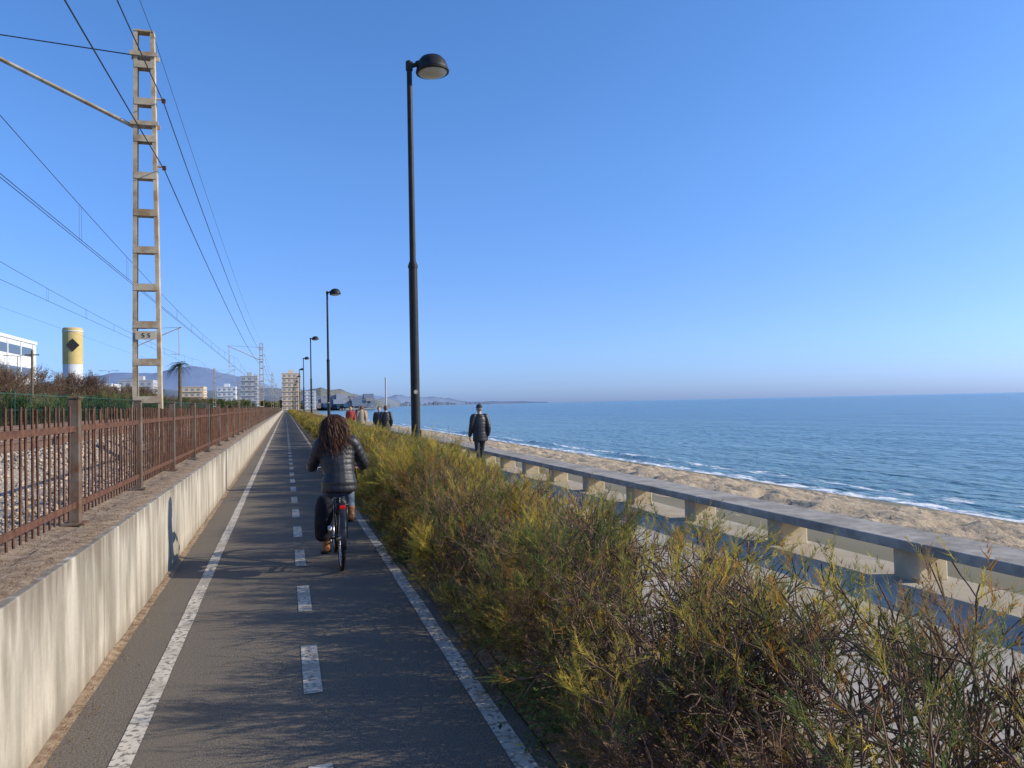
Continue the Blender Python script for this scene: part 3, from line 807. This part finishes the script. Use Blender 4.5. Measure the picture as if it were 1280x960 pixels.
M_pole = mat('pole_grey', (.2,.2,.18), (.28,.27,.24), scale=4, rough=.7)
def small_lamp(x,y,h):
    e = empty('double_street_light', (x,y,0)); b = MB()
    b.tube([(0,0,0),(0,0,h)], [.09,.05], seg=8)
    for s_ in (-1,1):
        b.tube([(0,0,h-.1),(s_*.6,0,h+.05),(s_*1.1,0,h+.05)], .035, seg=6); b.box((s_*1.3,0,h+.03),(.6,.22,.09))
    b.build('pole_and_arms', [M_pole], e)
small_lamp(-33,112,9.2); small_lamp(-34,190,9.2); small_lamp(-30,150,9)
e = empty('utility_pole', (-21,75,0)); b = MB(); b.tube([(0,0,0),(0,0,7.2)], [.12,.09], seg=10); b.box((0,0,6.8),(1.1,.08,.1)); b.build('pole', [M_trunk], e)
e = empty('signpost', (5.05,40,0)); b = MB(); b.tube([(0,0,0),(0,0,3.15)], .045, seg=12); b.box((0,0,.02),(.25,.25,.04)); b.tube([(0,0,3.15),(0,0,3.2)],[.06,.03],seg=12); b.build('post', [M_grey], e)

# ------------------------------------------------------------ people
M_puff = mat('black_puffer', (.014,.014,.016), (.024,.024,.027), scale=8, rough=.45, spec=.4, bump=.004, bscale=35)
M_jean = mat('denim', (.07,.095,.135), (.11,.145,.2), scale=30, rough=.9)
M_skin = mat('skin', (.48,.29,.2), (.52,.32,.23), scale=10, rough=.6)
M_hair = mat('dark_brown_hair', (.045,.017,.008), (.15,.058,.024), scale=14, rough=.42, spec=.5)
M_boot = mat('brown_boot', (.20,.085,.035), (.27,.12,.05), scale=12, rough=.6)
M_sole = mat('sole', (.02,.02,.02), rough=.8)
M_dark = mat('dark_cloth', (.03,.032,.038), (.045,.047,.052), scale=20, rough=.9)
M_eye = mat('eye', (.02,.015,.01), rough=.2); M_lip = mat('lip', (.35,.12,.1), rough=.5)

def resample(pts, rad, step):
    P = [Vector(p) for p in pts]; out = []; ro_ = []
    n = len(P)
    for i in range(n-1):
        p0 = P[max(0,i-1)]; p1 = P[i]; p2 = P[i+1]; p3 = P[min(n-1,i+2)]
        m = max(2, int((p2-p1).length/step))
        for k in range(m):
            t = k/m; t2 = t*t; t3 = t2*t
            out.append(.5*((2*p1)+(p2-p0)*t+(2*p0-5*p1+4*p2-p3)*t2+(3*p1-p0-3*p2+p3)*t3))
            s = t*t*(3-2*t); ra, rb = rad[i], rad[i+1]
            ro_.append((ra[0]+(rb[0]-ra[0])*s, ra[1]+(rb[1]-ra[1])*s))
    out.append(P[-1]); ro_.append(rad[-1]); return out, ro_
def limb(b, pts, rad, side=(1,0,0), quilt=0, step=.012, seg=20, pitch=.06):
    rad = [(r_ if hasattr(r_,'__len__') else (r_,r_)) for r_ in rad]
    p, q = resample(pts, rad, step)
    if quilt:
        acc = 0; q2 = []
        for i in range(len(p)):
            if i: acc += (p[i]-p[i-1]).length
            ph = (acc % pitch)/pitch; v = quilt*(abs(math.sin(math.pi*ph))**.55-.6)
            q2.append((q[i][0]+v, q[i][1]+v))
        q = q2
    b.tube(p, q, seg=seg, side=side)
def head(e, c, face=Vector((0,1,0)), s=1.0):
    rz = math.atan2(-face.x, face.y); Rm = Matrix.Rotation(rz,3,'Z'); c = Vector(c)
    b = MB()
    b.sphere(c+Rm@Vector((0,-.012,.02))*s, (.073*s,.092*s,.098*s), rot=Rm, seg=18, rings=12)
    limb(b, [c+Rm@Vector(q)*s for q in ((0,.02,.02),(0,.03,-.04),(0,.045,-.09),(0,.05,-.108))], [(.066*s,.07*s),(.062*s,.062*s),(.04*s,.04*s),(.02*s,.018*s)], side=Rm@Vector((1,0,0)))
    limb(b, [c+Rm@Vector(q)*s for q in ((0,.072,.02),(0,.098,-.022),(0,.09,-.032))], [(.009*s,.012*s),(.014*s,.012*s),(.01*s,.008*s)], side=Rm@Vector((1,0,0)), seg=8)
    for sg in (-1,1): b.sphere(c+Rm@Vector((sg*.074,-.01,-.005))*s, (.012*s,.022*s,.032*s), rot=Rm, seg=8, rings=6)
    limb(b, [c+Rm@Vector(q)*s for q in ((0,-.02,-.03),(0,-.028,-.10),(0,-.035,-.17))], [.052*s,.05*s,.06*s])
    b.build('head_and_neck', [M_skin], e, remesh=.009, smooth_it=2)
    b = MB()
    for sg in (-1,1): b.sphere(c+Rm@Vector((sg*.03,.074,.005))*s, (.011*s,.007*s,.007*s), rot=Rm, seg=8, rings=6)
    b.box(c+Rm@Vector((0,.083,-.062))*s, (.04*s,.012*s,.009*s), 1, rot=Rm)
    b.build('face', [M_eye, M_lip], e)
def hand(e, wr, fw, dn, sd_, curl, s=1.0, material=None):
    b = MB(); wr = Vector(wr); fw = Vector(fw).normalized(); dn = Vector(dn); dn = (dn-fw*dn.dot(fw)).normalized()
    s0 = Vector(sd_); s0 = (s0-fw*s0.dot(fw)-dn*s0.dot(dn)).normalized()
    limb(b, [wr-fw*.03, wr, wr+fw*.04*s, wr+fw*.085*s], [(.024*s,.018*s),(.026*s,.018*s),(.04*s,.015*s),(.041*s,.013*s)], side=s0, seg=12)
    for k, (off, ln) in enumerate(((.03,.92),(.01,1.0),(-.01,.94),(-.03,.74))):
        p = wr+fw*.08*s+s0*off*s; ang = 0; pts = [p]
        for j, l in enumerate((.042,.026,.021)):
            ang += curl*(1.0 if j else .8)*(1+.06*k)
            p = p+(fw*math.cos(ang)+dn*math.sin(ang))*l*ln*s; pts.append(p)
        b.tube(pts, [.0092*s,.0088*s,.008*s,.006*s], seg=8)
    p = wr+fw*.025*s+s0*.028*s
    d1 = (fw*.6+s0*.75+dn*.35).normalized(); d2 = (fw*.7+s0*.1+dn*(.5+.4*curl)).normalized(); d3 = (fw*.5-s0*.3+dn*(.5+.5*curl)).normalized()
    b.tube([p, p+d1*.036*s, p+d1*.036*s+d2*.03*s, p+d1*.036*s+d2*.03*s+d3*.022*s], [.013*s,.011*s,.0095*s,.007*s], seg=8)
    b.build('hand', [material or M_skin], e, smooth=True)
def shoe(b, an, toe_dir, s=1.0):
    an = Vector(an); d = Vector(toe_dir).normalized(); up = Vector((0,0,1)); up = (up-d*up.dot(d)).normalized(); sd_ = d.cross(up)
    limb(b, [an+up*.06, an, an-up*.05+d*.0], [(.048*s,.05*s),(.044*s,.048*s),(.042*s,.055*s)], side=sd_)
    limb(b, [an-d*.06*s-up*.055, an-up*.055, an+d*.09*s-up*.06, an+d*.16*s-up*.068, an+d*.185*s-up*.072], [(.03*s,.03*s),(.04*s,.042*s),(.042*s,.032*s),(.036*s,.024*s),(.02*s,.014*s)], side=sd_)

def person(name, loc, rz, jac, trou, shoe_m, hat=None, stride=.22, s=1.0, hairm=None, quilt=.006):
    e = empty(name, loc); e.rotation_euler = (0,0,rz); e.scale = (s,s,s)
    b = MB()
    limb(b, [(0,0,.74),(0,0,.88),(0,.0,1.02),(0,.01,1.18),(0,.015,1.33),(0,.0,1.42),(0,-.005,1.475)], [(.195,.14),(.19,.14),(.18,.135),(.198,.14),(.2,.13),(.15,.105),(.075,.075)], quilt=quilt, pitch=.085)
    wr = {}
    for sg in (-1,1):
        sw = .10*sg
        sh = Vector((sg*.18,0,1.385)); elb = Vector((sg*.232,-.03-sw*.4,1.11)); w_ = Vector((sg*.222,.09-sw,.88)); wr[sg] = w_
        limb(b, [sh+Vector((-sg*.06,0,.01)), sh, elb, w_], [.078,.08,.064,.05], quilt=quilt*.7, side=(0,1,0), pitch=.08)
    b.build('jacket', [jac], e, remesh=.011, smooth_it=2)
    b = MB()
    limb(b, [(0,0,.80),(0,-.005,.9),(0,0,.98)], [(.15,.12),(.168,.125),(.15,.11)])
    sb = MB()
    for sg in (-1,1):
        st = stride*sg
        hip = Vector((sg*.085,0,.88)); kn = Vector((sg*.095,st*.5+.03,.49)); an = Vector((sg*.09,st,.11+(.05 if st<0 else 0)))
        limb(b, [hip, kn, an], [(.092,.098),(.062,.066),(.048,.05)], side=(1,0,0))
        shoe(sb, an, (0,1,-.3 if st<0 else 0))
    b.build('trousers', [trou], e, remesh=.011, smooth_it=2)
    sb.build('shoes', [shoe_m], e, remesh=.009, smooth_it=1)
    for sg in (-1,1): hand(e, wr[sg], (0,.15,-1), (-sg,0,0), (0,1,0), .35)
    head(e, (0,.02,1.615))
    b = MB(); c = Vector((0,.012,1.635))
    if hat:
        b.sphere(c+Vector((0,-.01,.012)), (.086,.104,.1), seg=20, rings=12, zmin=-.005)
        limb(b, [c+Vector((0,.07,.02)), c+Vector((0,.12,.018)), c+Vector((0,.165,.008))], [(.07,.008),(.065,.006),(.04,.004)])
        b.build('cap', [hat], e, smooth=True)
        b = MB(); b.sphere(c+Vector((0,-.03,-.03)), (.079,.078,.06), seg=16, rings=8); b.build('hair', [hairm or M_dark], e, smooth=True)
    else:
        b.sphere(c+Vector((0,-.018,.015)), (.083,.098,.095), seg=18, rings=12); b.sphere(c+Vector((0,-.05,-.04)), (.072,.055,.08), seg=14, rings=9)
        b.build('hair', [hairm or M_hair], e, smooth=True)
    return e
M_grhair = mat('grey_hair', (.2,.19,.18), rough=.8)
M_orange = mat('orange_jacket', (.5,.22,.03), rough=.8); M_red = mat('red_jacket', (.3,.05,.04), rough=.8)
M_beige = mat('beige_jacket', (.35,.28,.2), rough=.8)
person('pedestrian', (4.88,19.4,.0), .05, M_puff, M_dark, M_sole, hat=M_dark, hairm=M_grhair, s=.975)
person('pedestrian', (3.95,31.5,0), .0, M_puff, M_jean, M_sole, s=.99)
person('pedestrian', (4.15,35.5,0), 3.1, M_dark, M_jean, M_sole, s=.97)
person('pedestrian', (4.3,45,0), .0, M_orange, M_jean, M_sole, s=1.0)
person('pedestrian', (3.95,42,0), .0, M_beige, M_dark, M_sole, s=1.0)
person('pedestrian', (3.7,46,0), 3.1, M_red, M_dark, M_sole, s=1.0)
person('pedestrian', (4.6,50,0), 3.1, M_dark, M_jean, M_sole, s=1.02)

# ------------------------------------------------------------ bicycle (origin = rear wheel contact), heading +Y
BX, BY = .54, 8.13
bike = empty('bicycle', (BX, BY, 0))
M_frame = mat('bike_frame_paint', (.02,.02,.024), rough=.3, spec=.5)
M_tyre = mat('tyre_rubber', (.015,.015,.015), rough=.8); M_chr = mat('chrome', (.5,.5,.52), rough=.25, metal=1)
M_redl = mat('red_reflector', (.7,.02,.02), rough=.2)
M_pan = mat('pannier_fabric', (.007,.008,.011), (.014,.015,.019), scale=20, rough=.8, spec=.12)
b = MB(); WR = .34
def circ(y, z, r_, n=40, x=0): return [(x, y+r_*math.cos(2*math.pi*i/n), z+r_*math.sin(2*math.pi*i/n)) for i in range(n)]
for yy in (0, 1.08):
    b.tube(circ(yy, WR, WR-.02), .02, seg=8, closed=True, mi=0)
    b.tube(circ(yy, WR, WR-.045), .012, seg=6, closed=True, mi=1)
    b.tube([(-.05,yy,WR),(.05,yy,WR)], .02 if yy else .028, seg=12, mi=1)
    for k in range(28):
        a = 2*math.pi*k/28; b.tube([((.03 if k%2 else -.03),yy+.02*math.cos(a+.5),WR+.02*math.sin(a+.5)),(0,yy+(WR-.05)*math.cos(a),WR+(WR-.05)*math.sin(a))], .0016, seg=3, mi=1, cap=False)
b.build('wheels', [M_tyre, M_chr], bike, smooth=True)
b = MB()
bb_ = Vector((0,.46,.28)); seat = Vector((0,.30,.72)); hd = Vector((0,.88,.86)); hd0 = Vector((0,.93,.66))
b.tube([bb_, seat], .016); b.tube([bb_, hd0], .02); b.tube([bb_+Vector((0,-.03,.12)), hd], .016); b.tube([hd, hd0], .02)
for sg in (-1,1):
    b.tube([bb_+Vector((sg*.03,0,0)), (sg*.06,0,WR)], .009); b.tube([seat+Vector((sg*.02,0,-.08)), (sg*.06,0,WR)], .008)
    b.tube([hd0+Vector((sg*.045,.01,-.03)),(sg*.05,1.08,WR)], .011)
    b.tube([(sg*.06,0,WR),(sg*.06,-.02,.70)], .005)
    b.tube([(sg*.06,-.22,.71),(sg*.06,.24,.71)], .006)
b.tube([hd0+Vector((-.05,.01,-.03)), hd0+Vector((.05,.01,-.03))], .014)
for yy in (-.22,-.1,.0,.1,.24): b.tube([(-.06,yy,.71),(.06,yy,.71)], .005)
b.tube([seat, (0,.275,.83)], .013, mi=1)
b.tube([hd, hd+Vector((0,-.02,.12)), hd+Vector((0,.03,.15))], .014, mi=1)
hb = [(-.29,.83,1.0),(-.2,.87,1.01),(-.09,.91,1.01),(0,.91,1.01),(.09,.91,1.01),(.2,.87,1.01),(.29,.83,1.0)]
b.tube(hb, .012, mi=1)
b.tube([hb[0],hb[1]], .017, mi=2); b.tube([hb[-1],hb[-2]], .017, mi=2)
b.tube([(0,.91,1.0),(.0,.98,1.0)], .03, mi=2)
b.tube([bb_+Vector((-.07,0,0)), bb_+Vector((.07,0,0))], .02, mi=1)
b.tube([bb_+Vector((-.08,0,0)), bb_+Vector((-.09,.03,-.17))], .011, mi=1); b.tube([bb_+Vector((.08,0,0)), bb_+Vector((.09,-.03,.17))], .011, mi=1)
b.box(bb_+Vector((-.145,.03,-.17)), (.09,.07,.022), 2); b.box(bb_+Vector((.145,-.03,.17)), (.09,.07,.022), 2)
b.tube(circ(.46,.28,.09,24,.055), .006, seg=5, closed=True, mi=1)
b.tube([(.055,.46,.37),(.055,0,.38)], .005, mi=2, seg=4); b.tube([(.055,.46,.19),(.055,0,.30)], .005, mi=2, seg=4)
b.tube([(-.07,.05,.33),(-.12,.25,.30)], .008, mi=2)
b.build('frame', [M_frame, M_chr, M_tyre], bike, smooth=True)
b = MB()
for yy, a0, a1 in ((0, 10, 200),(1.08, -20, 165)):
    pts = [(0,yy-(WR+.018)*math.cos(R(a0+(a1-a0)*i/24-20)),WR+(WR+.018)*math.sin(R(a0+(a1-a0)*i/24-20))) for i in range(25)]
    b.tube(pts, [(.028,.004)]*25, seg=8, side=(1,0,0))
b.build('mudguards', [M_frame], bike, smooth=True)
b = MB(); b.box((0,-.235,.685),(.06,.03,.035)); b.build('tail_light', [M_redl], bike, bevel=.006)
b = MB()
limb(b, [(0,.15,.835),(0,.22,.85),(0,.3,.848),(0,.40,.843),(0,.43,.835)], [(.06,.02),(.095,.03),(.075,.028),(.028,.022),(.015,.015)], side=(1,0,0))
b.build('saddle', [M_pan], bike, smooth=True)
b = MB()
limb(b, [(-.175,0,.34),(-.178,0,.37),(-.175,0,.5),(-.17,0,.64),(-.16,0,.74),(-.15,0,.77)], [(.06,.13),(.088,.16),(.095,.17),(.092,.165),(.08,.16),(.04,.14)], side=(1,0,0), seg=24)
b.tube([(-.15,-.170,.72),(-.16,-.183,.55),(-.16,-.173,.42)], [(.014,.004)]*3, seg=6, side=(1,0,0))
b.build('pannier', [M_pan], bike, smooth=True)
b = MB(); b.sphere((-.13,-.158,.47), (.028,.018,.028), seg=12, rings=8); b.build('reflective_patch', [M_white], bike, smooth=True)

# ------------------------------------------------------------ cyclist
cy = empty('cyclist', (BX, BY, 0))
b = MB()
ax = -.015
limb(b, [(0,.20,.80),(0,.20,.88),(0,.225,1.0),(ax,.26,1.13),(ax,.285,1.26),(ax,.285,1.345),(ax,.28,1.40)], [(.185,.15),(.185,.155),(.162,.13),(.18,.135),(.19,.125),(.13,.10),(.07,.075)], quilt=.010, pitch=.062)
hands_ = {}
for sg in (-1,1):
    sh = Vector((ax+sg*.165,.285,1.305)); elb = Vector((sg*.268,.40,1.075)); w_ = Vector((sg*.265,.705,1.055)); hands_[sg] = w_
    limb(b, [sh+Vector((-sg*.06,0,.01)), sh, elb, w_], [.07,.074,.062,.043], quilt=.007, side=(0,.5,1), pitch=.06)
b.build('puffer_jacket', [M_puff], cy, remesh=.009, smooth_it=2)
b = MB()
limb(b, [(0,.17,.83),(0,.22,.86),(0,.25,.95)], [(.16,.10),(.175,.13),(.15,.11)])
ankL = Vector((-.13,.44,.215)); ankR = Vector((.13,.38,.555))
limb(b, [(-.09,.24,.86),(-.12,.58,.62),ankL+Vector((0,0,.03))], [.092,.064,.046]); limb(b, [(.09,.24,.87),(.125,.62,.90),ankR+Vector((0,0,.03))], [.092,.066,.046])
b.build('jeans', [M_jean], cy, remesh=.010, smooth_it=2)
b = MB(); shoe(b, ankL, (0,1,-.12)); shoe(b, ankR, (0,1,-.15)); b.build('boots', [M_boot], cy, remesh=.008, smooth_it=1)
for sg in (-1,1): hand(cy, hands_[sg], (sg*-.1,1,-.12), (0,0,-1), (-sg,0,0), 1.05, .95)
hc = Vector((ax-.02,.32,1.50)); head(cy, hc, s=.95)
b = MB(); hb_ = MB()
hb_.sphere(hc+Vector((0,-.02,.03)), (.092,.105,.094), seg=20, rings=14)
limb(hb_, [hc+Vector((0,-.04,.04)), hc+Vector((0,-.07,-.06)), hc+Vector((0,-.09,-.18)), hc+Vector((-.005,-.10,-.27))], [(.09,.075),(.11,.065),(.11,.05),(.06,.025)], side=(1,0,0))
hb_.build('hair_mass', [M_hair], cy, smooth=True)
rh = random.Random(4)
for k in range(760):
    a = rh.uniform(math.pi*.98, math.pi*2.02) if rh.random() < .8 else rh.uniform(0, 6.28)
    el_ = rh.uniform(.1,1.3)
    st = hc+Vector((.094*math.cos(a)*math.cos(el_), -.02+.105*math.sin(a)*math.cos(el_), .03+.096*math.sin(el_)))
    if st.y > hc.y+.03 and st.z < hc.z+.08: continue
    L_ = rh.uniform(.22,.44); ph = rh.uniform(0,6.28); cr_ = rh.uniform(.008,.02); tw = rh.uniform(26,40)
    sp_ = Vector((math.cos(a)*rh.uniform(.03,.14), -rh.uniform(.03,.13), 0)); pts = []
    nn_ = 20
    for i in range(nn_):
        t = i/(nn_-1); s_ = t*L_
        c_ = st+sp_*(1-(1-t)**2)*.7+Vector((0,0,-s_*(.35+.65*min(1,t*1.6)))) + Vector((0,-.0,.012*math.sin(t*3.14)))
        if c_.y > hc.y - .03 and c_.z < hc.z: c_.y = hc.y-.03
        g_ = cr_*min(1,t*4+.2)
        pts.append(c_+Vector((g_*math.cos(tw*s_+ph), g_*math.sin(tw*s_+ph), 0)))
    b.tube(pts, [.0038*(1-.6*i/nn_) for i in range(nn_)], seg=3, cap=False)
b.build('curly_hair', [M_hair], cy, smooth=True)
print('DONE', len(bpy.data.objects))
